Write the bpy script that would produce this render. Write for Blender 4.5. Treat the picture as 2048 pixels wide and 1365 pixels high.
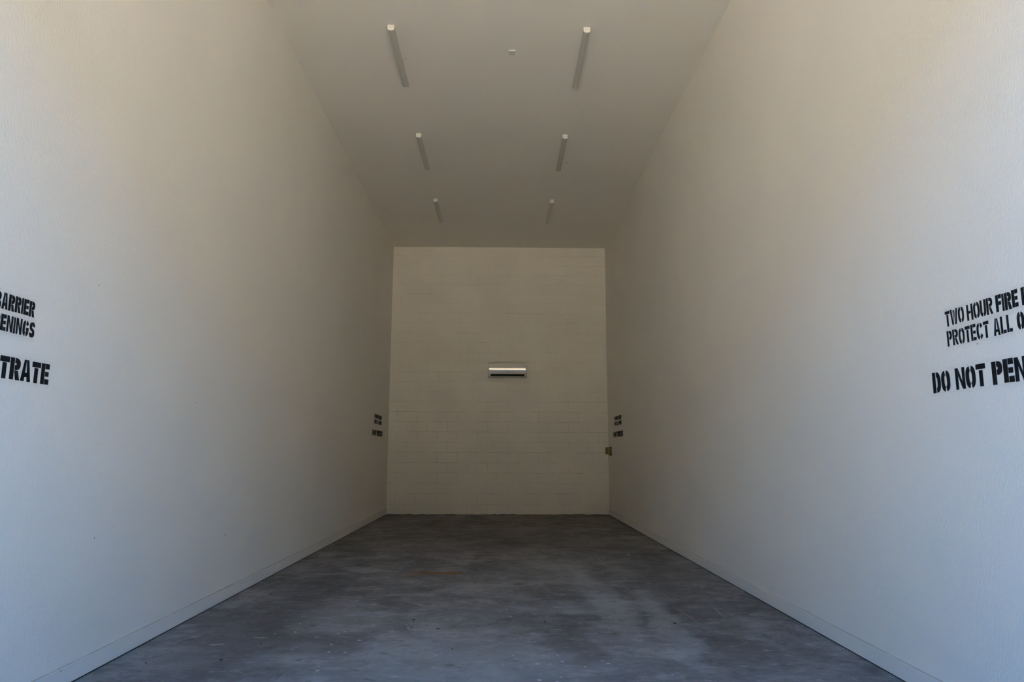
import bpy, bmesh, math, random
from mathutils import Matrix, Vector

# ------------------------------------------------------------------ camera
W, H, D = 4.43, 5.476, 14.425          # room width, ceiling height, back wall distance (m)
Y0 = 0.4                               # inner face of the front wall (doorway), camera stands just outside
CAM = (2.2589, 0.0, 1.1983)
PITCH, YAW, ROLL = 0.15736, 0.0155, 0.00306
FOCAL_PX = 1420.0

sc = bpy.context.scene
for o in list(bpy.data.objects):
    bpy.data.objects.remove(o, do_unlink=True)
col = sc.collection

cd = bpy.data.cameras.new('camera')
cam = bpy.data.objects.new('camera', cd)
col.objects.link(cam)
cd.sensor_fit = 'HORIZONTAL'
cd.sensor_width = 36.0
cd.lens = 36.0 * FOCAL_PX / 2048.0
cd.clip_start, cd.clip_end = 0.05, 500
fwd = Vector((math.sin(YAW) * math.cos(PITCH), math.cos(YAW) * math.cos(PITCH), math.sin(PITCH)))
rt = Vector((math.cos(YAW), -math.sin(YAW), 0))
up = rt.cross(fwd)
rt2 = math.cos(ROLL) * rt + math.sin(ROLL) * up
up2 = -math.sin(ROLL) * rt + math.cos(ROLL) * up
m = Matrix((rt2, up2, -fwd)).transposed().to_4x4()
m.translation = Vector(CAM)
cam.matrix_world = m
sc.camera = cam

# ------------------------------------------------------------------ sky, sun, exposure
SUN_EL, SUN_AZ = math.radians(64), math.radians(20)
world = bpy.data.worlds.new('world')
sc.world = world
world.use_nodes = True
wn = world.node_tree.nodes
wl = world.node_tree.links
wn.clear()
wout = wn.new('ShaderNodeOutputWorld')
wbg = wn.new('ShaderNodeBackground')
sky = wn.new('ShaderNodeTexSky')
sky.sky_type = 'NISHITA'
sky.sun_disc = False
sky.sun_elevation = SUN_EL
sky.sun_rotation = SUN_AZ
sky.air_density = 1.0
sky.dust_density = 0.2
sky.ozone_density = 3.0
wbg.inputs['Strength'].default_value = 0.335
tint = wn.new('ShaderNodeMix')            # deep clear-sky blue, the same over the whole sky
tint.data_type = 'RGBA'; tint.blend_type = 'MULTIPLY'
tint.inputs[0].default_value = 1.0
tint.inputs[7].default_value = (0.17, 0.715, 1.0, 1)
wl.new(sky.outputs[0], tint.inputs[6])
wl.new(tint.outputs[2], wbg.inputs[0])
wl.new(wbg.outputs[0], wout.inputs[0])

sl = bpy.data.lights.new('sun', 'SUN')
sl.energy = 10.8
sl.angle = math.radians(0.53)
sl.color = (1.0, 0.83, 0.50)
sun = bpy.data.objects.new('sun', sl)
col.objects.link(sun)
# the sun stands high behind the building: it lights the yard but never enters the doorway
sdir = Vector((math.sin(SUN_AZ) * math.cos(SUN_EL), math.cos(SUN_AZ) * math.cos(SUN_EL), math.sin(SUN_EL)))
sun.rotation_euler = sdir.to_track_quat('Z', 'Y').to_euler()
sun.location = (2, 20, 30)

vs = sc.view_settings
vs.view_transform = 'Standard'
vs.look = 'None'
vs.gamma = 1.0
vs.use_curve_mapping = False
vs.exposure = 2.93
sc.cycles.max_bounces = 16
sc.cycles.diffuse_bounces = 10

# ------------------------------------------------------------------ helpers
def tag(o, label=None, cat=None, group=None, kind=None):
    if label: o['label'] = label
    if cat: o['category'] = cat
    if group: o['group'] = group
    if kind: o['kind'] = kind
    return o

def link(name, me, mat=None, parent=None):
    o = bpy.data.objects.new(name, me)
    if mat and me: 
        if not me.materials: me.materials.append(mat)
    col.objects.link(o)
    if parent: o.parent = parent
    return o

def empty(name, loc=(0, 0, 0)):
    o = bpy.data.objects.new(name, None)
    o.empty_display_size = 0.1
    o.location = loc
    col.objects.link(o)
    return o

def bm_box(bm, x0, x1, y0, y1, z0, z1):
    v = [bm.verts.new(p) for p in ((x0,y0,z0),(x1,y0,z0),(x1,y1,z0),(x0,y1,z0),(x0,y0,z1),(x1,y0,z1),(x1,y1,z1),(x0,y1,z1))]
    for f in ((3,2,1,0),(4,5,6,7),(0,1,5,4),(1,2,6,5),(2,3,7,6),(3,0,4,7)):
        bm.faces.new([v[i] for i in f])

def bm_mesh(bm, name, bevel=0, seg=2, smooth=False):
    bmesh.ops.recalc_face_normals(bm, faces=bm.faces[:])
    if bevel:
        bmesh.ops.bevel(bm, geom=bm.edges[:], offset=bevel, segments=seg, affect='EDGES', clamp_overlap=True)
    me = bpy.data.meshes.new(name)
    bm.to_mesh(me); bm.free()
    if smooth:
        for p in me.polygons: p.use_smooth = True
    return me

def box_mesh(name, x0, x1, y0, y1, z0, z1, bevel=0, seg=2):
    bm = bmesh.new(); bm_box(bm, x0, x1, y0, y1, z0, z1)
    return bm_mesh(bm, name, bevel, seg)

def bm_cyl(bm, c, r, h, axis='Z', n=20):
    """closed cylinder from c along +axis"""
    rot = {'Z': Matrix(), 'X': Matrix.Rotation(math.pi/2, 4, 'Y'), 'Y': Matrix.Rotation(-math.pi/2, 4, 'X')}[axis]
    lo, hi = [], []
    for i in range(n):
        a = 2*math.pi*i/n
        p = Vector((r*math.cos(a), r*math.sin(a), 0)); q = p + Vector((0,0,h))
        lo.append(bm.verts.new(Vector(c) + rot @ p)); hi.append(bm.verts.new(Vector(c) + rot @ q))
    bm.faces.new(lo[::-1]); bm.faces.new(hi)
    for i in range(n):
        bm.faces.new((lo[i], lo[(i+1)%n], hi[(i+1)%n], hi[i]))

# ------------------------------------------------------------------ materials
def new_mat(name):
    mt = bpy.data.materials.new(name); mt.use_nodes = True
    nt = mt.node_tree
    b = nt.nodes['Principled BSDF']
    return mt, nt, b

def N(nt, t, **kw):
    n = nt.nodes.new(t)
    for k, v in kw.items(): setattr(n, k, v)
    return n

def math_n(nt, op, a, b=None, clamp=False):
    n = nt.nodes.new('ShaderNodeMath'); n.operation = op; n.use_clamp = clamp
    for i, v in enumerate((a, b)):
        if v is None: continue
        if isinstance(v, (int, float)): n.inputs[i].default_value = v
        else: nt.links.new(v, n.inputs[i])
    return n.outputs[0]

def mix_c(nt, fac, a, b):
    n = nt.nodes.new('ShaderNodeMix'); n.data_type = 'RGBA'
    for k, v in ((0, fac), (6, a), (7, b)):
        if isinstance(v, (int, float)): n.inputs[k].default_value = v
        elif isinstance(v, tuple): n.inputs[k].default_value = (*v[:3], 1)
        else: nt.links.new(v, n.inputs[k])
    return n.outputs[2]

def noise(nt, vec, scale, detail=3, rough=0.55, dist=0.0):
    n = nt.nodes.new('ShaderNodeTexNoise')
    n.inputs['Scale'].default_value = scale; n.inputs['Detail'].default_value = detail
    n.inputs['Roughness'].default_value = rough; n.inputs['Distortion'].default_value = dist
    if vec is not None: nt.links.new(vec, n.inputs['Vector'])
    return n.outputs['Fac']

def mapped(nt, vec, scale=(1,1,1), loc=(0,0,0), rot=(0,0,0)):
    n = nt.nodes.new('ShaderNodeMapping')
    n.inputs['Scale'].default_value = scale; n.inputs['Location'].default_value = loc; n.inputs['Rotation'].default_value = rot
    nt.links.new(vec, n.inputs['Vector'])
    return n.outputs[0]

def ramp(nt, fac, lo, hi, smooth=True):
    n = nt.nodes.new('ShaderNodeMapRange')
    n.interpolation_type = 'SMOOTHSTEP' if smooth else 'LINEAR'
    n.inputs['From Min'].default_value = lo; n.inputs['From Max'].default_value = hi
    nt.links.new(fac, n.inputs['Value'])
    return n.outputs[0]

def bump(nt, height, strength, dist, b):
    n = nt.nodes.new('ShaderNodeBump')
    n.inputs['Strength'].default_value = strength; n.inputs['Distance'].default_value = dist
    nt.links.new(height, n.inputs['Height']); nt.links.new(n.outputs[0], b.inputs['Normal'])

def painted_wall(name, color, scale=(1,1,.38), tex=105, strength=.5, dist=.003, rough=.62):
    """roller-stippled interior wall paint"""
    mt, nt, b = new_mat(name)
    g = N(nt, 'ShaderNodeNewGeometry').outputs['Position']
    n1 = noise(nt, mapped(nt, g, scale), tex, 2, .55, .6)
    n2 = noise(nt, g, .7, 3)
    c = mix_c(nt, ramp(nt, n2, .3, .7), color, tuple(v*.965 for v in color))
    nt.links.new(c, b.inputs['Base Color'])
    b.inputs['Roughness'].default_value = rough
    b.inputs['Specular IOR Level'].default_value = .3
    bump(nt, n1, strength, dist, b)
    return mt

def plain(name, color, rough=.5, spec=.5, metal=0.0, fine=0.0):
    mt, nt, b = new_mat(name)
    g = N(nt, 'ShaderNodeTexCoord').outputs['Object']
    n1 = noise(nt, g, 40, 2)
    c = mix_c(nt, n1, color, tuple(v*(1-.06-fine) for v in color))
    nt.links.new(c, b.inputs['Base Color'])
    b.inputs['Roughness'].default_value = rough
    b.inputs['Specular IOR Level'].default_value = spec
    b.inputs['Metallic'].default_value = metal
    return mt

WALLC = (.79, .765, .715)
M_wall = painted_wall('wall_paint', WALLC)
M_ceil = painted_wall('ceiling_paint', (.77, .745, .695), scale=(.5,1.4,1), tex=60, strength=.5)
M_trim = plain('trim_paint', (.76, .745, .71), .45)
M_caulk = plain('caulk', (.52, .47, .40), .8, .2, fine=.2)
M_shade_grime = plain('gap_shade_and_grime', (.03, .028, .026), .9, .1)  # near-black for the painted shade under the baseboards and for grime
M_fix = plain('fixture_white', (.80, .785, .74), .4)
M_diff = plain('fixture_diffuser', (.52, .505, .47), .35)
M_ac = plain('ac_plastic', (.60, .585, .55), .45)
M_plate = plain('plate_grey', (.58, .585, .58), .5)
M_acpan, nt_, b_ = new_mat('ac_gloss_panel')
b_.inputs['Base Color'].default_value = (.62, .60, .56, 1)
b_.inputs['Roughness'].default_value = .03
b_.inputs['Coat Weight'].default_value = 1.0
b_.inputs['Coat Roughness'].default_value = .02
M_black = plain('black_slot', (.006, .006, .006), .7, .2)
M_logo = plain('logo_silver', (.75, .82, .80), .25, metal=.6)
M_box = plain('box_ochre', (.17, .125, .03), .6, fine=.2)
M_boxwin = plain('box_window', (.34, .27, .08), .5)
M_boxdk = plain('box_plate', (.018, .013, .008), .6)
M_spot = plain('grey_spot', (.60, .62, .63), .6)
M_screw = plain('screw_dark', (.12, .11, .10), .6)

def block_material():
    mt, nt, b = new_mat('painted_block')
    g = N(nt, 'ShaderNodeNewGeometry').outputs['Position']
    rnd = N(nt, 'ShaderNodeObjectInfo').outputs['Random']
    n2 = noise(nt, g, 1.3, 4)
    c = mix_c(nt, ramp(nt, n2, .3, .7), (.80, .77, .70), (.755, .725, .655))
    c = mix_c(nt, math_n(nt, 'MULTIPLY', rnd, .09), c, (.62, .60, .54))
    # small pinholes where the paint did not bridge the block's pores
    pin = ramp(nt, noise(nt, g, 26, 2, .5), .73, .78)
    c = mix_c(nt, math_n(nt, 'MULTIPLY', pin, .35), c, (.35, .32, .27))
    nt.links.new(c, b.inputs['Base Color'])
    b.inputs['Roughness'].default_value = .7
    b.inputs['Specular IOR Level'].default_value = .25
    bump(nt, noise(nt, g, 110, 3, .6), .35, .002, b)
    return mt
M_block = block_material()
def joint_material():
    mt, nt, b = new_mat('painted_joint')
    g = N(nt, 'ShaderNodeNewGeometry').outputs['Position']
    c = mix_c(nt, ramp(nt, noise(nt, g, 2.4, 4, .7), .42, .62), (.70, .67, .60), (.33, .31, .26))
    nt.links.new(c, b.inputs['Base Color']); b.inputs['Roughness'].default_value = .9
    return mt
M_joint = joint_material()

def paint_black():
    mt, nt, b = new_mat('stencil_black')
    g = N(nt, 'ShaderNodeNewGeometry').outputs['Position']
    c = mix_c(nt, ramp(nt, noise(nt, g, 60, 3), .45, .8), (.006, .006, .007), (.022, .022, .024))
    nt.links.new(c, b.inputs['Base Color'])
    b.inputs['Roughness'].default_value = .75
    b.inputs['Specular IOR Level'].default_value = .2
    return mt
M_paint = paint_black()
M_over = plain('overspray_grey', (.24, .235, .235), .8, .2)

def concrete_floor():
    mt, nt, b = new_mat('concrete_floor')
    g = N(nt, 'ShaderNodeNewGeometry').outputs['Position']
    big = noise(nt, mapped(nt, g, (1, .8, 1)), .75, 5, .6, .4)
    mid = noise(nt, mapped(nt, g, (1, 1.1, 1), (3.1, 7, 0)), 3.2, 6, .66, .25)
    fine = noise(nt, mapped(nt, g, (.8, 1.2, 1), (0, 0, 5)), 22, 6, .68, .3)
    trow = noise(nt, mapped(nt, g, (.6, 1.5, 1), (1.3, 2, 3)), 6, 5, .65, .3)
    grit = noise(nt, mapped(nt, g, (1, 1, 1), (9, 4, 1)), 95, 4, .7)
    cloud = noise(nt, mapped(nt, g, (1, .9, 1), (5, 1, 8)), 1.7, 7, .68, .15)
    base = mix_c(nt, ramp(nt, big, .3, .7), (.088, .083, .078), (.150, .143, .136))
    base = mix_c(nt, math_n(nt, 'MULTIPLY', ramp(nt, cloud, .47, .66), .70), base, (.215, .208, .20))
    base = mix_c(nt, math_n(nt, 'MULTIPLY', ramp(nt, mid, .47, .70), .65), base, (.225, .22, .212))
    base = mix_c(nt, math_n(nt, 'MULTIPLY', ramp(nt, trow, .52, .74), .50), base, (.255, .25, .242))
    base = mix_c(nt, math_n(nt, 'MULTIPLY', ramp(nt, mid, .48, .32), .60), base, (.062, .058, .054))
    base = mix_c(nt, math_n(nt, 'MULTIPLY', ramp(nt, fine, .45, .28), .65), base, (.055, .052, .049))
    base = mix_c(nt, math_n(nt, 'MULTIPLY', ramp(nt, fine, .56, .76), .65), base, (.31, .305, .295))
    base = mix_c(nt, math_n(nt, 'MULTIPLY', ramp(nt, grit, .58, .75), .45), base, (.34, .335, .325))
    base = mix_c(nt, math_n(nt, 'MULTIPLY', ramp(nt, grit, .42, .28), .45), base, (.05, .047, .044))
    # ragged coordinates so that the stains get uneven outlines
    wob = N(nt, 'ShaderNodeTexNoise'); wob.inputs['Scale'].default_value = 2.6; wob.inputs['Detail'].default_value = 4
    nt.links.new(g, wob.inputs['Vector'])
    vm = N(nt, 'ShaderNodeVectorMath', operation='MULTIPLY_ADD')
    nt.links.new(wob.outputs['Color'], vm.inputs[0]); vm.inputs[1].default_value = (.5, .5, 0)
    nt.links.new(g, vm.inputs[2])
    off = N(nt, 'ShaderNodeVectorMath', operation='SUBTRACT')
    nt.links.new(vm.outputs[0], off.inputs[0]); off.inputs[1].default_value = (.25, .25, 0)
    gw = off.outputs[0]
    def blob(c, cx, cy, rx, ry, rot, colr, amt, soft=.5, vec=None):
        mp = N(nt, 'ShaderNodeMapping', vector_type='TEXTURE')
        mp.inputs['Location'].default_value = (cx, cy, 0)
        mp.inputs['Rotation'].default_value = (0, 0, rot)
        mp.inputs['Scale'].default_value = (rx, ry, 1)
        nt.links.new(vec or gw, mp.inputs['Vector'])
        ln = N(nt, 'ShaderNodeVectorMath', operation='LENGTH')
        nt.links.new(mp.outputs[0], ln.inputs[0])
        f = ramp(nt, ln.outputs['Value'], 1.0 + soft*.5, 1.0 - soft*.5)
        return mix_c(nt, math_n(nt, 'MULTIPLY', f, amt), c, colr)
    chalk, dark = (.26, .255, .25), (.06, .056, .052)
    for args in STAINS: base = blob(base, *args)
    chip = noise(nt, mapped(nt, g, (.75, 1.2, 1), (2, 6, 4)), 9, 6, .7, .2)
    base = mix_c(nt, math_n(nt, 'MULTIPLY', ramp(nt, chip, .57, .70), .55), base, (.30, .295, .288))
    base = mix_c(nt, math_n(nt, 'MULTIPLY', ramp(nt, chip, .43, .32), .55), base, (.058, .054, .050))
    scl = N(nt, 'ShaderNodeVectorMath', operation='SCALE'); scl.inputs['Scale'].default_value = 1.30
    nt.links.new(base, scl.inputs[0])
    nt.links.new(scl.outputs[0], b.inputs['Base Color'])
    r = ramp(nt, mid, .2, .8)
    b.inputs['Roughness'].default_value = .6
    nt.links.new(math_n(nt, 'ADD', math_n(nt, 'MULTIPLY', r, .15), .7), b.inputs['Roughness'])
    b.inputs['Specular IOR Level'].default_value = .08
    bump(nt, fine, .12, .002, b)
    return mt
CH, DK, RU = (.25, .245, .24), (.065, .06, .056), (.16, .075, .018)
STAINS = [  # centre x, y, radii, rotation, colour, amount, softness: wear and stains of the slab, with a broad darker area farther back
    (3.12, 6.2, .12, 1.9, .03, CH, .35, .9), (3.45, 5.2, .12, 1.2, -.06, CH, .4, .9), (2.9, 5.9, .5, .22, .2, CH, .3, 1.0),
    (1.05, 5.4, .35, .5, .4, CH, .32, .8), (1.75, 4.4, .8, .5, .2, CH, .30, 1.2), (2.45, 4.3, .7, .4, 0, CH, .28, 1.2),
    (.62, 6.2, .30, 1.8, .0, DK, .5, 1.0), (.6, 4.6, .35, .9, 0, DK, .35, 1.0), (3.75, 5.6, .2, 1.6, 0, DK, .4, .9),
    (3.9, 8.5, .35, 1.6, 0, DK, .4, 1.2), (1.15, 4.75, .3, .25, .5, DK, .45, .9), (2.75, 4.75, .14, .4, .1, DK, .5, .8),
    (2.65, 5.4, .35, .2, .2, DK, .35, 1.1), (1.45, 5.95, .2, .12, 0, DK, .5, .5), (2.2, 10.5, 1.6, 1.5, 0, DK, .25, 1.3),
    (.85, 7.7, .28, .12, -.35, CH, .55, .8), (.55, 7.4, .25, .1, .3, CH, .35, .9), (2.95, 7.0, .35, .25, 0, CH, .3, 1.1),
    (1.60, 7.50, .26, .09, -.02, RU, .9, 1.0), (1.42, 7.34, .16, .06, 0, RU, .45, 1.0),
]
M_floor = concrete_floor()
M_speck = plain('paint_speck_white', (.46, .46, .45), .6)
M_scuff = plain('scuff_grey', (.25, .245, .238), .8, .2)
M_teal = plain('speck_teal', (.05, .42, .40), .5)
M_hole = plain('hole_dark', (.006, .005, .004), .9, .1)

def ground_mat():
    mt, nt, b = new_mat('yard_concrete')
    g = N(nt, 'ShaderNodeNewGeometry').outputs['Position']
    c = mix_c(nt, ramp(nt, noise(nt, g, .4, 4), .3, .7), (.42, .37, .30), (.50, .44, .36))
    nt.links.new(c, b.inputs['Base Color']); b.inputs['Roughness'].default_value = .9
    return mt
M_ground = ground_mat()
M_facade = painted_wall('facade_dark', (.038, .034, .027), (1,1,1), 20, .3, .004, .9)  # near-black so the unseen outside walls send little light back
M_roll = plain('rollup_door', (.10, .095, .085), .6)

# ------------------------------------------------------------------ the setting
T = .2
def struct(name, me, mat, parent=None):
    o = link(name, me, mat, parent)
    o['kind'] = 'structure'
    return o

# floor slab with a saw-cut joint across it
JY = 8.10
bm = bmesh.new()
prof = [(Y0-T, 0), (JY-.003, 0), (JY-.003, -.012), (JY+.003, -.012), (JY+.003, 0), (D+T, 0), (D+T, -.15), (Y0-T, -.15)]
va = [bm.verts.new((-T, y, z)) for y, z in prof]; vb = [bm.verts.new((W+T, y, z)) for y, z in prof]
bm.faces.new(va[::-1]); bm.faces.new(vb)
for i in range(len(prof)):
    j = (i+1) % len(prof)
    bm.faces.new((va[i], va[j], vb[j], vb[i]))
floor = struct('floor', bm_mesh(bm, 'floor'), M_floor)
tag(floor, 'bare grey concrete floor slab with scuffs, stains and white specks', 'floor')

o = struct('wall_left', box_mesh('wall_left', -T, 0, Y0, D+T, 0, H+.02), M_wall)
tag(o, 'tall white painted wall on the left, lower part bluish in daylight', 'wall')
o = struct('wall_right', box_mesh('wall_right', W, W+T, Y0, D+T, 0, H+.02), M_wall)
tag(o, 'tall white painted wall on the right, beside the ochre box', 'wall')
o = struct('ceiling', box_mesh('ceiling', -T, W+T, Y0, D+T, H, H+.25), M_ceil)
tag(o, 'high flat off-white ceiling carrying two rows of light fixtures', 'ceiling')

# back wall: joint bed behind, every block proud of it
wb = struct('wall_back', box_mesh('wall_back', 0, W, D+.0035, D+T, 0, H), M_joint)
tag(wb, 'painted concrete block wall at the far end of the room', 'wall')
BW, BH, BT = .4064, .2032, .06
def joint_width(row): return (.0044, .0028) if row < 11 else (.0025, .0010)   # the paint fills the upper joints more
rng = random.Random(4)
def block_mesh(wd, ht):
    """box whose front (towards -Y) edges are worn round; origin at its centre"""
    bm = bmesh.new()
    bm_box(bm, -wd/2, wd/2, 0, BT, -ht/2, ht/2)
    bmesh.ops.recalc_face_normals(bm, faces=bm.faces[:])
    e = [e for e in bm.edges if all(abs(v.co.y) < 1e-6 for v in e.verts)]
    bmesh.ops.bevel(bm, geom=e, offset=.0011, segments=1, affect='EDGES')
    me = bpy.data.meshes.new('block'); bm.to_mesh(me); bm.free()
    me.materials.append(M_block)
    return me
cache = {}
nrows = int(H/BH) + 1
topbm = bmesh.new()
for r in range(nrows):
    z0 = r*BH; z1 = min(H, z0+BH)
    GAP, VGAP = joint_width(r)
    x = .376-BW if r % 2 == 0 else .173-BW
    while x < W-.005:
        a, bx_ = max(0, x), min(W, x+BW)
        x += BW
        if bx_-a < .02: continue
        if r == nrows-1:
            bm_box(topbm, a+VGAP/2, bx_-VGAP/2, D, D+BT, z0+GAP/2, z1)
            continue
        key = (round(bx_-a, 3), round(z1-z0, 3), GAP)
        if key not in cache: cache[key] = block_mesh(key[0]-VGAP, key[1]-GAP)
        ob = link('block', cache[key], None, wb)
        ob.location = ((a+bx_)/2, D + rng.uniform(-.0006, .0009), (z0+z1)/2)
        ob.rotation_euler = (rng.uniform(-.002, .002), 0, rng.uniform(-.0012, .0012))
o = link('cut_block_course', bm_mesh(topbm, 'cut_block_course'), M_block, wb)
o['kind'] = 'stuff'

# front wall with the roll-up doorway the camera looks through, parapet, long sides added to shade the yard
DX0, DX1, DH = .36, 4.07, 4.30
bm = bmesh.new()
bm_box(bm, -22, DX0, Y0-T, Y0, -.1, 6.6)
bm_box(bm, DX1, 26, Y0-T, Y0, -.1, 6.6)
bm_box(bm, DX0, DX1, Y0-T, Y0, DH, 6.6)
o = struct('wall_front', bm_mesh(bm, 'wall_front'), M_facade)
tag(o, 'front wall with the tall doorway behind the viewer', 'wall')
o = struct('sun_block_roof', box_mesh('sun_block_roof', -22, 26, Y0, D+T, 5.95, 6.2), M_facade)  # unseen slab, added to stop sunlight coming over from behind
tag(o, 'unseen flat slab overhead, added to block the sun from behind', 'sun_block_roof')
o = struct('ground', box_mesh('ground', -60, 65, -70, Y0-T, -.25, -.03), M_ground)
tag(o, 'sunlit concrete yard outside the doorway', 'ground')
# tall unseen block across the yard, added to cut low sky off the room
fy = -20.0
fac = struct('sky_block_facade', box_mesh('sky_block_facade', -40, 45, fy-6, fy, -.05, 11.0), M_facade)
tag(fac, 'unseen tall dark block across the yard, added to cut off low sky', 'sky blocker')
for k in range(-4, 6):
    if k in (1, 2): continue
    d = link('rollup_door', box_mesh('rollup_door', 0, 3.2, 0, .05, 0, 3.4), M_roll, fac)
    d.location = (k*7.0 - 3.0, fy-.01, -.03)

# baseboards: boards lifted a few millimetres above the slab, with a run of dirty caulk on top
for side, xw, s in (('left', 0, 1), ('right', W, -1)):
    x0, x1 = sorted((xw, xw + s*.012))
    b = struct('baseboard_'+side, box_mesh('baseboard', x0, x1, Y0, D-.002, .007, .100, .0015, 1), M_trim)
    tag(b, 'low white baseboard along the foot of the %s wall' % side, 'baseboard')
    bm = bmesh.new()
    rg = random.Random(7 if s > 0 else 9)
    n = 160
    ra, rb, rc = [], [], []
    for i in range(n+1):
        y = Y0 + (D-.004-Y0)*i/n
        hgt = .0022 + max(0, rg.gauss(0, .0009)); 
        if rg.random() < .06: hgt += .003
        ra.append(bm.verts.new((xw + s*.0005, y, .100+hgt)))
        rb.append(bm.verts.new((xw + s*.011, y, .1004)))
        rc.append(bm.verts.new((xw + s*.0005, y, .0995)))
    for i in range(n):
        bm.faces.new((ra[i], ra[i+1], rb[i+1], rb[i])); bm.faces.new((rb[i], rb[i+1], rc[i+1], rc[i])); bm.faces.new((rc[i], rc[i+1], ra[i+1], ra[i]))
    c = link('caulk', bm_mesh(bm, 'caulk'), M_caulk, b)
    # dark strip filling the slot below the board: its shadow line as colour
    x0, x1 = sorted((xw + s*.0008, xw + s*.0095))
    g = link('gap_shade_strip', box_mesh('gap_shade_strip', x0, x1, Y0, D-.002, .0002, .0075), M_shade_grime, b)
bm = bmesh.new()   # strip of grime where the block wall meets the slab
rg = random.Random(3)
n = 60; lo, hi = [], []
for i in range(n+1):
    x = .013 + (W-.026)*i/n
    lo.append(bm.verts.new((x, D-.0025, .0006))); hi.append(bm.verts.new((x, D-.0012, .004+abs(rg.gauss(0, .004)))))
for i in range(n): bm.faces.new((lo[i], lo[i+1], hi[i+1], hi[i]))
link('grime', bm_mesh(bm, 'grime'), M_shade_grime, wb)

# ------------------------------------------------------------------ ceiling light fixtures
LX = (1.128, 3.112)
LY = (6.605, 9.065, 11.558)
LEN, LW, LHt = 1.15, .066, .058
def prism_y(bm, prof, y0, y1):
    a = [bm.verts.new((x, y0, z)) for x, z in prof]; b = [bm.verts.new((x, y1, z)) for x, z in prof]
    bm.faces.new(a); bm.faces.new(b[::-1])
    for i in range(len(prof)):
        j = (i+1) % len(prof)
        bm.faces.new((a[i], b[i], b[j], a[j]))
def cap_prof(w, h, r):
    """U-shaped section hanging from z = 0 with a gently bowed underside"""
    p = [(-w/2, 0), (-w/2, -h+r)]
    for i in range(1, 5):
        a = math.pi/2*i/5
        p.append((-w/2 + r*(1-math.cos(a)), -h+r - r*.55*math.sin(a)))
    for i in range(7):
        t = i/6
        x = -w/2 + r + (w-2*r)*t
        p.append((x, -h + r*.45 - r*.45*(1-(2*t-1)**2)))
    for i in range(4, 0, -1):
        a = math.pi/2*i/5
        p.append((w/2 - r*(1-math.cos(a)), -h+r - r*.55*math.sin(a)))
    p += [(w/2, -h+r), (w/2, 0)]
    return p
fx_meshes = {}
bm = bmesh.new(); bm_box(bm, -LW/2-.003, LW/2+.003, .013, LEN-.013, -.011, 0); fx_meshes['base_plate'] = bm_mesh(bm, 'base_plate', .0015, 1)
bm = bmesh.new(); prism_y(bm, cap_prof(LW-.001, LHt-.002, .012), .010, LEN-.010); fx_meshes['diffuser'] = bm_mesh(bm, 'diffuser')
bm = bmesh.new(); prism_y(bm, cap_prof(LW, LHt, .012), 0, .012); fx_meshes['end_cap'] = bm_mesh(bm, 'end_cap')
bm = bmesh.new(); bm_cyl(bm, (0, 0, 0), .0042, .0015, 'Y', 10); fx_meshes['screw'] = bm_mesh(bm, 'screw')
for k, mt in (('base_plate', M_fix), ('diffuser', M_diff), ('end_cap', M_fix), ('screw', M_screw)): fx_meshes[k].materials.append(mt)
ordn = ['nearest the doorway', 'in the middle of its row', 'nearest the block wall']
for i, lx in enumerate(LX):
    for j, ly in enumerate(LY):
        e = empty('strip_light', (lx, ly, H))
        tag(e, 'white linear ceiling light in the %s row, %s' % (('left', 'right')[i], ordn[j]), 'ceiling light', 'linear ceiling lights in two rows')
        link('base_plate', fx_meshes['base_plate'], None, e)
        link('diffuser', fx_meshes['diffuser'], None, e)
        for yy in (0, LEN-.012):
            c = link('end_cap', fx_meshes['end_cap'], None, e); c.location = (0, yy, 0)
            if yy == 0:
                for sx in (-.012, .012):
                    q = link('screw', fx_meshes['screw'], None, c); q.location = (sx, -.0012, -.020)

# small square plate between the front pair, and little discs on the ceiling
e = empty('ceiling_plate', (2.359, 7.062, H))
tag(e, 'small square white cover plate on the ceiling between the two nearest lights', 'ceiling plate')
link('housing', box_mesh('housing', -.037, .037, -.034, .052, -.012, 0, .002, 2), M_fix, e)
link('cover', box_mesh('cover', -.034, .034, -.031, .049, -.0135, -.0105, .0008, 1), M_plate, e)
def disc(name, x, y, r, h, mat, label, cat):
    bm = bmesh.new(); bm_cyl(bm, (0, 0, -h), r, h, 'Z', 20)
    o = link(name, bm_mesh(bm, name, h*.3, 1), mat); o.location = (x, y, H)
    return tag(o, label, cat)
disc('ceiling_disc', 1.190, 7.225, .020, .004, M_spot, 'tiny grey round disc on the ceiling touching the nearest left light', 'disc')
disc('ceiling_disc', 1.485, 10.005, .012, .003, M_spot, 'tiny grey round disc on the ceiling right of the middle left light', 'disc')
disc('ceiling_disc', 3.223, 9.995, .011, .003, M_screw, 'tiny dark round disc on the ceiling right of the middle right light', 'disc')

# ------------------------------------------------------------------ air conditioner on the block wall
AX0, AX1, AZ0, AZ1, AD = 1.994, 2.786, 2.722, 3.004, .20
ac = empty('air_conditioner', ((AX0+AX1)/2, D, AZ0))
tag(ac, 'white wall-mounted split air conditioner high on the far block wall', 'air conditioner')
hw, hh = (AX1-AX0)/2, AZ1-AZ0
def prism_x(prof, x0, x1):
    bm = bmesh.new()
    a = [bm.verts.new((x0, y, z)) for y, z in prof]; b = [bm.verts.new((x1, y, z)) for y, z in prof]
    bm.faces.new(a); bm.faces.new(b[::-1])
    for i in range(len(prof)):
        j = (i+1) % len(prof)
        bm.faces.new((a[i], b[i], b[j], a[j]))
    return bm
# chassis (behind the panel), with the mouth of the air outlet cut into its lower front
body = [(0, 0), (-.10, .004), (-.150, .016), (-.150, .060), (-.172, .066), (-.172, hh-.012), (-.160, hh), (0, hh)]
link('chassis', bm_mesh(prism_x(body, -hw+.012, hw-.012), 'chassis'), M_ac, ac)
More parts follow.
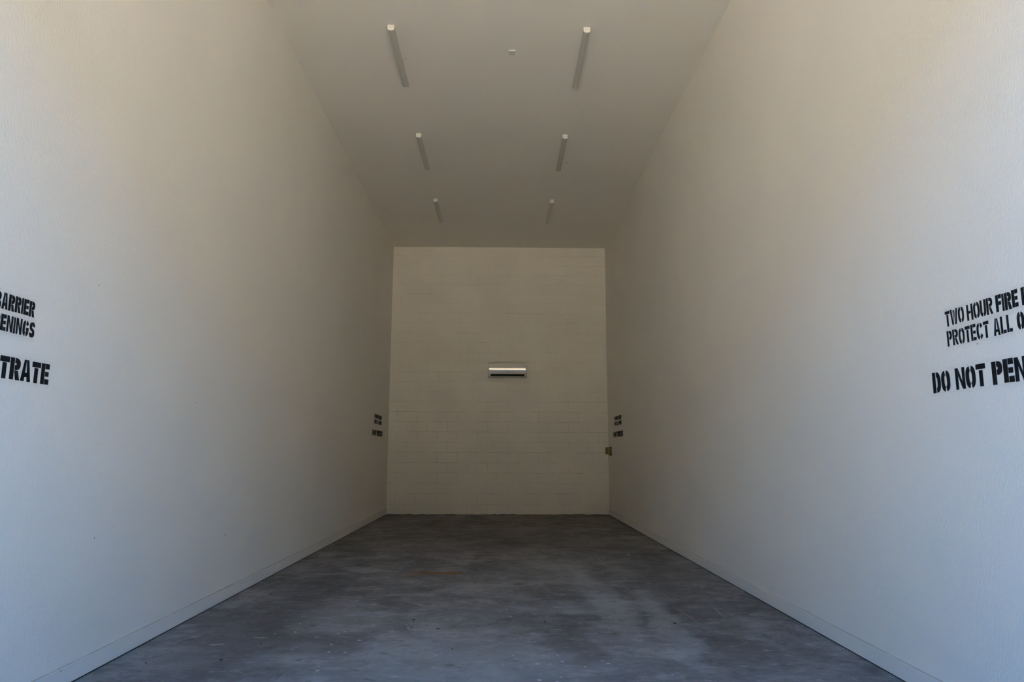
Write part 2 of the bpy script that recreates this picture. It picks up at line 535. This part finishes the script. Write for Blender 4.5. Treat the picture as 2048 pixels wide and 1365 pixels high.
# glossy bowed front panel
z0p, z1p = .066, hh-.004
KNOT = [(.066, 11.8), (.138, 8.6), (.178, 5.9), (.195, 2.6), (.207, .4), (.225, -2.5), (.278, -8.0)]   # height, downward tilt in degrees
def tilt_at(z):
    for (za, ta), (zb, tb) in zip(KNOT, KNOT[1:]):
        if z <= zb: return ta + (tb-ta)*(z-za)/(zb-za)
    return KNOT[-1][1]
front, y_, n_ = [], -.1712, 50
for i in range(n_+1):
    z = z0p + (z1p-z0p)*i/n_
    front.append((y_, z))
    y_ -= math.tan(math.radians(tilt_at(z + (z1p-z0p)/n_/2)))*(z1p-z0p)/n_
prof = front + [(-.165, z1p), (-.165, z0p)]
me = bm_mesh(prism_x(prof, -hw+.026, hw-.026), 'front_panel')
cap_edges = set()
for p in me.polygons:
    p.use_smooth = abs(p.normal.x) < .5 and p.normal.y < -.5
    if not p.use_smooth: cap_edges.update(p.edge_keys)
for e_ in me.edges:
    if e_.key in cap_edges: e_.use_edge_sharp = True
panel = link('front_panel', me, M_acpan, ac)
em = box_mesh('emblem', -.026, .026, -.0015, 0, -.004, .004, .0008, 1)
emb = link('emblem', em, M_logo, panel); emb.location = (.012, -.1788, .104)
for s in (-1, 1):   # side cheeks
    x0, x1 = sorted((s*hw, s*(hw-.026)))
    ch = [(0, 0), (-.11, .002), (-.168, .018), (-.180, .05), (-.184, .10), (-.176, .20), (-.165, hh-.02), (-.150, hh), (0, hh)]
    bm = prism_x(ch, x0, x1)
    link('side_cheek', bm_mesh(bm, 'side_cheek', .004, 2), M_ac, ac)
link('air_outlet', box_mesh('air_outlet', -.338, .338, -.168, -.148, .018, .063), M_black, ac)
link('louvre', box_mesh('louvre', -.332, .332, -.172, -.150, .036, .039), M_black, ac)
link('bottom_lip', bm_mesh(prism_x([(-.145, .001), (-.172, .010), (-.177, .017), (-.170, .019), (-.145, .016)], -hw+.020, hw-.020), 'bottom_lip'), M_ac, ac)
link('top_grille', box_mesh('top_grille', -hw+.03, hw-.03, -.15, -.02, hh-.001, hh+.004), M_boxdk, ac)

# ------------------------------------------------------------------ ochre junction box in the far right corner
jb = empty('junction_box', (W, 14.03, 1.20))
tag(jb, 'small ochre electrical box on the right wall near the block wall', 'electrical box')
link('back_plate', box_mesh('back_plate', -.016, 0, -.02, .16, -.035, .135, .002, 1), M_boxdk, jb)
link('box_body', box_mesh('box_body', -.105, -.010, .0, .12, -.012, .125, .003, 2), M_box, jb)
for r in range(3):
    for c in range(2):
        w_ = link('knockout', box_mesh('knockout', -.012, .012, -.003, .002, -.011, .011, .001, 1), M_boxwin, jb)
        w_.location = (-.062 + c*.032, .0, .020 + r*.038)

# ------------------------------------------------------------------ stencilled warnings
def sup(rx, ry, a0, a1, n=12, e=2.6):
    out = []
    for i in range(n+1):
        a = a0 + (a1-a0)*i/n
        c, s = math.cos(a), math.sin(a)
        out.append((math.copysign(abs(c)**(2/e), c)*rx, math.copysign(abs(s)**(2/e), s)*ry))
    return out
def arc(cx, cy, rx, ry, sx, sy, a0, a1, n=12):
    o_ = sup(rx, ry, a0, a1, n); i_ = sup(max(rx-sx, .001), max(ry-sy, .001), a0, a1, n)
    return [(cx+x, cy+y) for x, y in o_] + [(cx+x, cy+y) for x, y in reversed(i_)]
def rect(x0, x1, y0, y1): return [(x0, y0), (x1, y0), (x1, y1), (x0, y1)]
def stroke(path, th):
    l, r = [], []
    for i, (x, y) in enumerate(path):
        a = path[max(0, i-1)]; b = path[min(len(path)-1, i+1)]
        dx, dy = b[0]-a[0], b[1]-a[1]; d = math.hypot(dx, dy)
        nx, ny = -dy/d*th/2, dx/d*th/2
        l.append((x+nx, y+ny)); r.append((x-nx, y-ny))
    return l + r[::-1]
P2 = math.pi/2
def glyph(c, w, h, s, v, g):
    """polygons of a stencil capital: width, height, stem, horizontal stroke, bridge"""
    if c == 'I': return [rect(0, w, 0, h)]
    if c == 'T': return [rect(0, w, h-v, h), rect(w/2-s/2, w/2+s/2, 0, h-v-g)]
    if c in 'EF':
        p = [rect(0, s, 0, h), rect(s+g, w, h-v, h), rect(s+g, w*.94, h/2-v*.45, h/2+v*.45)]
        return p + ([rect(s+g, w, 0, v)] if c == 'E' else [])
    if c == 'L': return [rect(0, s, 0, h), rect(s+g, w, 0, v)]
    if c == 'H': return [rect(0, s, 0, h), rect(w-s, w, 0, h), rect(s+g*.2, w-s-g, h/2-v*.4, h/2+v*.4)]
    if c == 'N': return [rect(0, s*.8, 0, h), rect(w-s*.8, w, 0, h), [(s*.8+g*.3, h), (s*.8+g*.3, h*.62), (w-s*.8-g*.3, 0), (w-s*.8-g*.3, h*.38)]]
    if c == 'O' or c == 'C' or c == 'G':
        k = g*.9/(w/2)
        left = arc(w/2, h/2, w/2, h/2, s, v, P2+.12, 3*P2-.12, 18)
        if c == 'O': return [left, arc(w/2, h/2, w/2, h/2, s, v, -P2+.12, P2-.12, 18)]
        p = [left, arc(w/2, h/2, w/2, h/2, s, v, P2-.14, .45, 8)]
        if c == 'C': return p + [arc(w/2, h/2, w/2, h/2, s, v, -.45, -P2+.14, 8)]
        return p + [arc(w/2, h/2, w/2, h/2, s, v, -.25, -P2+.14, 8), rect(w*.55, w, h*.36, h*.36+v*.8)]
    if c == 'D': return [rect(0, s, 0, h), arc(s+g, h/2, w-s-g, h/2, s, v, -P2+.02, P2-.02, 18)]
    if c == 'U':
        return [rect(0, s, h*.35, h), arc(w/2, h*.35, w/2, h*.35, s, v, math.pi, 3*P2-.12, 9), rect(w-s, w, h*.35, h), arc(w/2, h*.35, w/2, h*.35, s, v, -P2+.12, 0, 9)]
    if c == 'P': return [rect(0, s, 0, h), arc(s+g, h*.70, w-s-g, h*.30, s, v*.9, -P2+.02, P2-.02, 14)]
    if c == 'R': return [rect(0, s, 0, h), arc(s+g, h*.72, w-s-g, h*.28, s, v*.9, -P2+.02, P2-.02, 14), [(s+g, h*.43), (s+g+s*.9, h*.43), (w, 0), (w-s*1.05, 0)]]
    if c == 'B': return [rect(0, s, 0, h), arc(s+g, h*.74, w-s-g-w*.04, h*.26, s, v*.9, -P2+.02, P2-.02, 12), arc(s+g, h*.25, w-s-g, h*.25, s, v*.9, -P2+.02, P2-.02, 12)]
    if c == 'A':
        q = s*.95
        return [[(0, 0), (q, 0), (w/2-g*.2, h), (w/2-q*.62, h)], [(w, 0), (w-q, 0), (w/2+g*.2, h), (w/2+q*.62, h)], [(w*.32, h*.20), (w*.68, h*.20), (w*.62, h*.20+v*.8), (w*.38, h*.20+v*.8)]]
    if c == 'W':
        q = s*.95; m_ = w/2
        return [[(0, h), (q, h), (w*.28+q*.45, 0), (w*.28-q*.35, 0)], [(m_-q*.5, h*.92), (m_-g*.2, h*.92), (w*.28+q*.6, 0), (w*.28+q*.45+g*.2, 0)],
                [(w, h), (w-q, h), (w*.72-q*.45, 0), (w*.72+q*.35, 0)], [(m_+q*.5, h*.92), (m_+g*.2, h*.92), (w*.72-q*.6, 0), (w*.72-q*.45-g*.2, 0)]]
    if c == 'S':
        x0, x1 = s*.5, w-s*.5
        pts = [(x1, h*.70), (x1, h*.80), (w*.72, h-v*.5), (w*.5, h-v*.45), (w*.26, h-v*.6), (x0, h*.80), (x0, h*.68), (w*.26, h*.57), (w*.5, h*.50), (w*.74, h*.43),
               (x1, h*.33), (x1, h*.20), (w*.74, v*.6), (w*.5, v*.45), (w*.28, v*.5), (x0, h*.20), (x0, h*.30)]
        return [stroke(pts, s*.95)]
SMALL = dict(T=.036, W=.056, O=.043, H=.044, U=.039, R=.041, F=.036, I=.013, E=.036, B=.040, A=.041, P=.038, C=.042, L=.033, N=.041, G=.044, S=.039)
LARGE = dict(D=.066, O=.070, N=.070, T=.064, P=.067, E=.063, R=.071, A=.073)
gcache = {}
def letter_mesh(c, size, bold=1.0):
    k = (c, size, bold)
    if k in gcache: return gcache[k]
    if size == 's': w, h, s, v, g = SMALL[c], .0755, .0135, .0150, .0026
    else: w, h, s, v, g = LARGE[c], .1025, .0255, .0240, .0048
    s *= bold; v *= bold; g *= 1.0 if bold < 1.05 else .55
    bm = bmesh.new()
    for poly in glyph(c, w, h, s, v, g):
        area = sum(poly[i][0]*poly[(i+1) % len(poly)][1] - poly[(i+1) % len(poly)][0]*poly[i][1] for i in range(len(poly)))
        if area < 0: poly = poly[::-1]
        f = [bm.verts.new((x, y, .0012)) for x, y in poly]; b = [bm.verts.new((x, y, .0006)) for x, y in poly]
        bm.faces.new(f); bm.faces.new(b[::-1])
        for i in range(len(poly)):
            j = (i+1) % len(poly)
            bm.faces.new((f[i], b[i], b[j], f[j]))
    me = bpy.data.meshes.new('letter'); bm.to_mesh(me); bm.free()
    me.materials.append(M_paint)
    gcache[k] = me
    return me
LINES = (('TWO HOUR FIRE BARRIER', 's', .147, 0.311, .785), ('PROTECT ALL OPENINGS', 's', .147, .2125, .800), ('DO NOT PENETRATE', 'l', 0.0, 0.0, 1.075))
HEAVY = {'FIRE', 'BARRIER', 'OPENINGS', 'PENETRATE'}     # sprayed more heavily
def lettering(side, ystart, z0, label, spray, seed, shift=0.0):
    e = empty('stencil_lettering')
    tag(e, label, 'lettering', 'stencilled fire barrier warnings')
    if side == 'right':
        mm = Matrix(((0, 0, -1), (-1, 0, 0), (0, 1, 0))).to_4x4(); mm.translation = (W, ystart, z0)
    else:
        mm = Matrix(((0, 0, 1), (1, 0, 0), (0, 1, 0))).to_4x4(); mm.translation = (0, ystart, z0)
    e.matrix_world = mm
    rg = random.Random(seed)
    dots = []
    for text, size, x, yb, total in LINES:
        if size == 's': x += shift
        wd = SMALL if size == 's' else LARGE
        sumw = sum(wd[c] for c in text if c != ' ')
        words = text.split(' ')
        ngap = sum(len(w)-1 for w in words); nsp = len(words)-1
        gap = (total-sumw)/(ngap+nsp*(6.2 if size == 's' else 8.0))
        sp = gap*(6.2 if size == 's' else 8.0)
        px = x
        hh_ = .0755 if size == 's' else .1025
        for wi, wrd in enumerate(words):
            heavy = 1.5 if not spray else (1.22 if wrd in HEAVY and size == 's' else (1.10 if wrd in HEAVY else 1.0))
            for ci, c in enumerate(wrd):
                ob = link('letter', letter_mesh(c, size, heavy), None, e)
                ob.location = (px, yb + rg.uniform(-.0015, .0015), 0)
                px += wd[c] + (gap if ci < len(wrd)-1 else 0)
            px += sp
        if spray:
            for _ in range(2600):
                sx = rg.uniform(x-.01, x+total+.01)
                d_ = abs(rg.gauss(0, .011)) 
                top = rg.random() < .5
                sy = yb + hh_ + d_ if top else yb - d_
                dots.append((sx, sy, rg.uniform(.0004, .0010)))
    if spray:
        bm = bmesh.new()
        for x, y, r in dots:
            bm.faces.new([bm.verts.new((x+r*math.cos(a), y+r*math.sin(a), .0008)) for a in (.3, 2.4, 4.5)])
        me = bpy.data.meshes.new('overspray'); bm.to_mesh(me); bm.free()
        o = link('overspray', me, M_over, e); o['kind'] = 'stuff'
lettering('right', 3.524, 1.504, 'black stencilled fire barrier warning on the right wall, cut by the right picture edge', True, 1)
lettering('left', 2.492, 1.529, 'black stencilled fire barrier warning on the left wall, cut by the left picture edge', True, 2, -.016)
lettering('right', 13.735, 1.511, 'small distant black stencilled warning on the right wall above the ochre box', False, 3)
lettering('left', 12.640, 1.509, 'small distant black stencilled warning on the left wall beside the block wall', False, 4)

# ------------------------------------------------------------------ marks on the floor
def floor_pt(u, v):
    d = rt2*((u-1024)/FOCAL_PX) + up2*((682.5-v)/FOCAL_PX) + fwd
    k = -CAM[2]/d.z
    return Vector(CAM) + d*k
rg = random.Random(11)
def flake(bm, p, r, ex=1.0, z=.0009):
    n = 8; a0 = rg.random()*6
    vs_ = [(p.x + r*ex*rg.uniform(.7, 1.15)*math.cos(a0+6.283*i/n), p.y + r*rg.uniform(.7, 1.15)*math.sin(a0+6.283*i/n)) for i in range(n)]
    t = [bm.verts.new((x, y, z)) for x, y in vs_]; b = [bm.verts.new((x, y, -.0002)) for x, y in vs_]
    bm.faces.new(t)
    for i in range(n): bm.faces.new((b[i], b[(i+1) % n], t[(i+1) % n], t[i]))
SPECKS = [(1000+a/5.12, 1200+b/5.12, r) for a, b, r in ((65,105,7),(265,60,7),(310,45,4),(522,95,4),(110,175,8),(355,435,6),(135,570,6),(30,662,5),(388,660,13),(515,662,7),(635,636,7),(450,577,4),(500,580,4),(590,575,5),(940,578,4),(1053,627,8),(1112,655,8),(872,690,6),(405,825,11),(585,840,6),(1347,512,4),(1820,622,5),(1765,772,5),(620,800,5))]
SPECKS += [(500+a/5.12, 1200+b/5.12, r) for a, b, r in ((257,350,6),(460,332,9),(512,247,6),(905,348,7),(975,330,7),(1122,418,10),(810,537,8),(975,541,8),(835,460,7),(1620,287,7),(1910,578,7),(1948,550,6),(1645,513,5),(690,730,9),(1835,497,4),(1460,325,5),(1800,322,5))]
bm = bmesh.new()
for u, v, r in SPECKS: flake(bm, floor_pt(u, v), r*.0009, 1.5)
for _ in range(60):
    flake(bm, Vector((rg.uniform(.7, 3.9), rg.uniform(3.9, 6.2), 0)), rg.uniform(.0012, .003))
o = link('paint_specks', bm_mesh(bm, 'paint_specks'), M_speck, floor); o['kind'] = 'stuff'
bm = bmesh.new(); flake(bm, floor_pt(500+547/5.12, 1200+628/5.12), .006, 1.3)
link('teal_speck', bm_mesh(bm, 'teal_speck'), M_teal, floor)
# thin pale scrapes
bm = bmesh.new()
def scrape(pts, wd):
    ps = [floor_pt(u, v) for u, v in pts]
    l, r = [], []
    for i, p in enumerate(ps):
        d = (ps[min(len(ps)-1, i+1)] - ps[max(0, i-1)]).normalized()
        n = Vector((-d.y, d.x, 0))*wd*(.35 if i in (0, len(ps)-1) else rg.uniform(.7, 1.2))
        l.append(bm.verts.new((p.x+n.x, p.y+n.y, .0007))); r.append(bm.verts.new((p.x-n.x, p.y-n.y, .0007)))
    for i in range(len(ps)-1): bm.faces.new((l[i], r[i], r[i+1], l[i+1]))
scrape([(712,1142.5),(720,1143),(726,1147),(732,1148),(738,1148)], .018)
scrape([(700,1141),(706,1136),(711,1131)], .010)
scrape([(770,1163.5),(780,1163),(787,1163.5)], .018)
scrape([(1254,1107),(1257,1110),(1260,1113)], .022)
scrape([(1233,1112),(1240,1112.5)], .022)
scrape([(1188,1110),(1200,1121),(1214,1134)], .006)
scrape([(1322,1187),(1338,1197),(1352,1210)], .0025)
scrape([(553,1364),(563,1356),(571,1349)], .004); scrape([(541,1364),(552,1352)], .003); scrape([(570,1364),(584,1350)], .003)
scrape([(1183,1204),(1195,1211)], .004); scrape([(1235,1235),(1257,1249)], .003)
for pts, wd in (([(676,1131),(686,1134),(699,1138)], .012), ([(686,1129),(694,1132),(706,1134)], .008), ([(636,1136),(646,1132),(655,1128)], .012), ([(620,1142),(632,1138)], .008),
        ([(715,1126),(735,1129),(755,1129)], .006), ([(1240,1120),(1250,1118.5),(1262,1117)], .02), ([(1232,1157),(1246,1156),(1256,1160)], .016), ([(1236,1163),(1262,1184),(1284,1207)], .004),
        ([(1345,1213),(1372,1230),(1398,1247)], .004), ([(600,1163),(590,1172)], .006), ([(1428,1216),(1440,1228),(1452,1236)], .006), ([(672,1247),(690,1245)], .01), ([(920,1217),(960,1219)], .008)):
    scrape(pts, wd)
o = link('scrapes', bm_mesh(bm, 'scrapes'), M_scuff, floor); o['kind'] = 'stuff'
bm = bmesh.new()   # illegible rust-brown smudges far back on the slab
for u in (810, 817, 824, 829, 846, 853, 859, 864, 870, 875):
    scrape([(u-2.5, 1083+rg.uniform(-1, 1)), (u+2.5, 1082.5+rg.uniform(-1, 1))], .018)
o = link('smudges', bm_mesh(bm, 'smudges'), plain('smudge_brown', (.075, .05, .03), .9, .1), floor); o['kind'] = 'stuff'
for u, v, r in ((827,1241,.011),(876.2,1258.8,.012),(826.5,1246,.005),(951,1166,.010),(1349.5,1247.5,.012),(1089.5,1244.5,.007),(1127,1245,.004),(522,1288,.007),(442,1321,.009),(292,1327,.006),(904.5,1299,.006),(541,1189,.010)):
    p = floor_pt(u, v)
    bm = bmesh.new(); flake(bm, Vector((0, 0, 0)), r, 1.1, .0016)
    h = link('drill_hole', bm_mesh(bm, 'drill_hole'), M_hole, floor); h.location = (p.x, p.y, 0)

# small nicks in the wall paint and on the baseboard
def wall_pt(u, v, X):
    d = rt2*((u-1024)/FOCAL_PX) + up2*((682.5-v)/FOCAL_PX) + fwd
    k = (X-CAM[0])/d.x
    return Vector(CAM) + d*k
def nick(parent, u, v, X, s, w, h):
    p = wall_pt(u, v, X)
    bm = bmesh.new()
    pts = [(w*.5*rg.uniform(.6, 1.1)*math.cos(a), h*.5*rg.uniform(.7, 1.1)*math.sin(a)) for a in (0, 1.05, 2.09, 3.14, 4.19, 5.24)]
    t = [bm.verts.new((s*.0006, y, z)) for y, z in pts]; b = [bm.verts.new((0, y, z)) for y, z in pts]
    bm.faces.new(t)
    for i in range(6): bm.faces.new((t[i], t[(i+1) % 6], b[(i+1) % 6], b[i]))
    o = link('nick', bm_mesh(bm, 'nick'), M_screw, parent); o.location = (X, p.y, p.z)
wlft, wrgt = bpy.data.objects['wall_left'], bpy.data.objects['wall_right']
for a in ((189, 1077, .010, .012), (451, 1071, .016, .016), (392, 806, .016, .009), (96, 1323, .006, .007), (198, 571, .012, .006)): nick(wlft, a[0], a[1], 0, 1, a[2], a[3])
for a in ((1606, 1158, .006, .016), (1955, 688, .009, .006), (1407, 842, .008, .010)): nick(wrgt, a[0], a[1], W, -1, a[2], a[3])
nick(bpy.data.objects['baseboard_left'], 121, 1343, .012, 1, .006, .010)
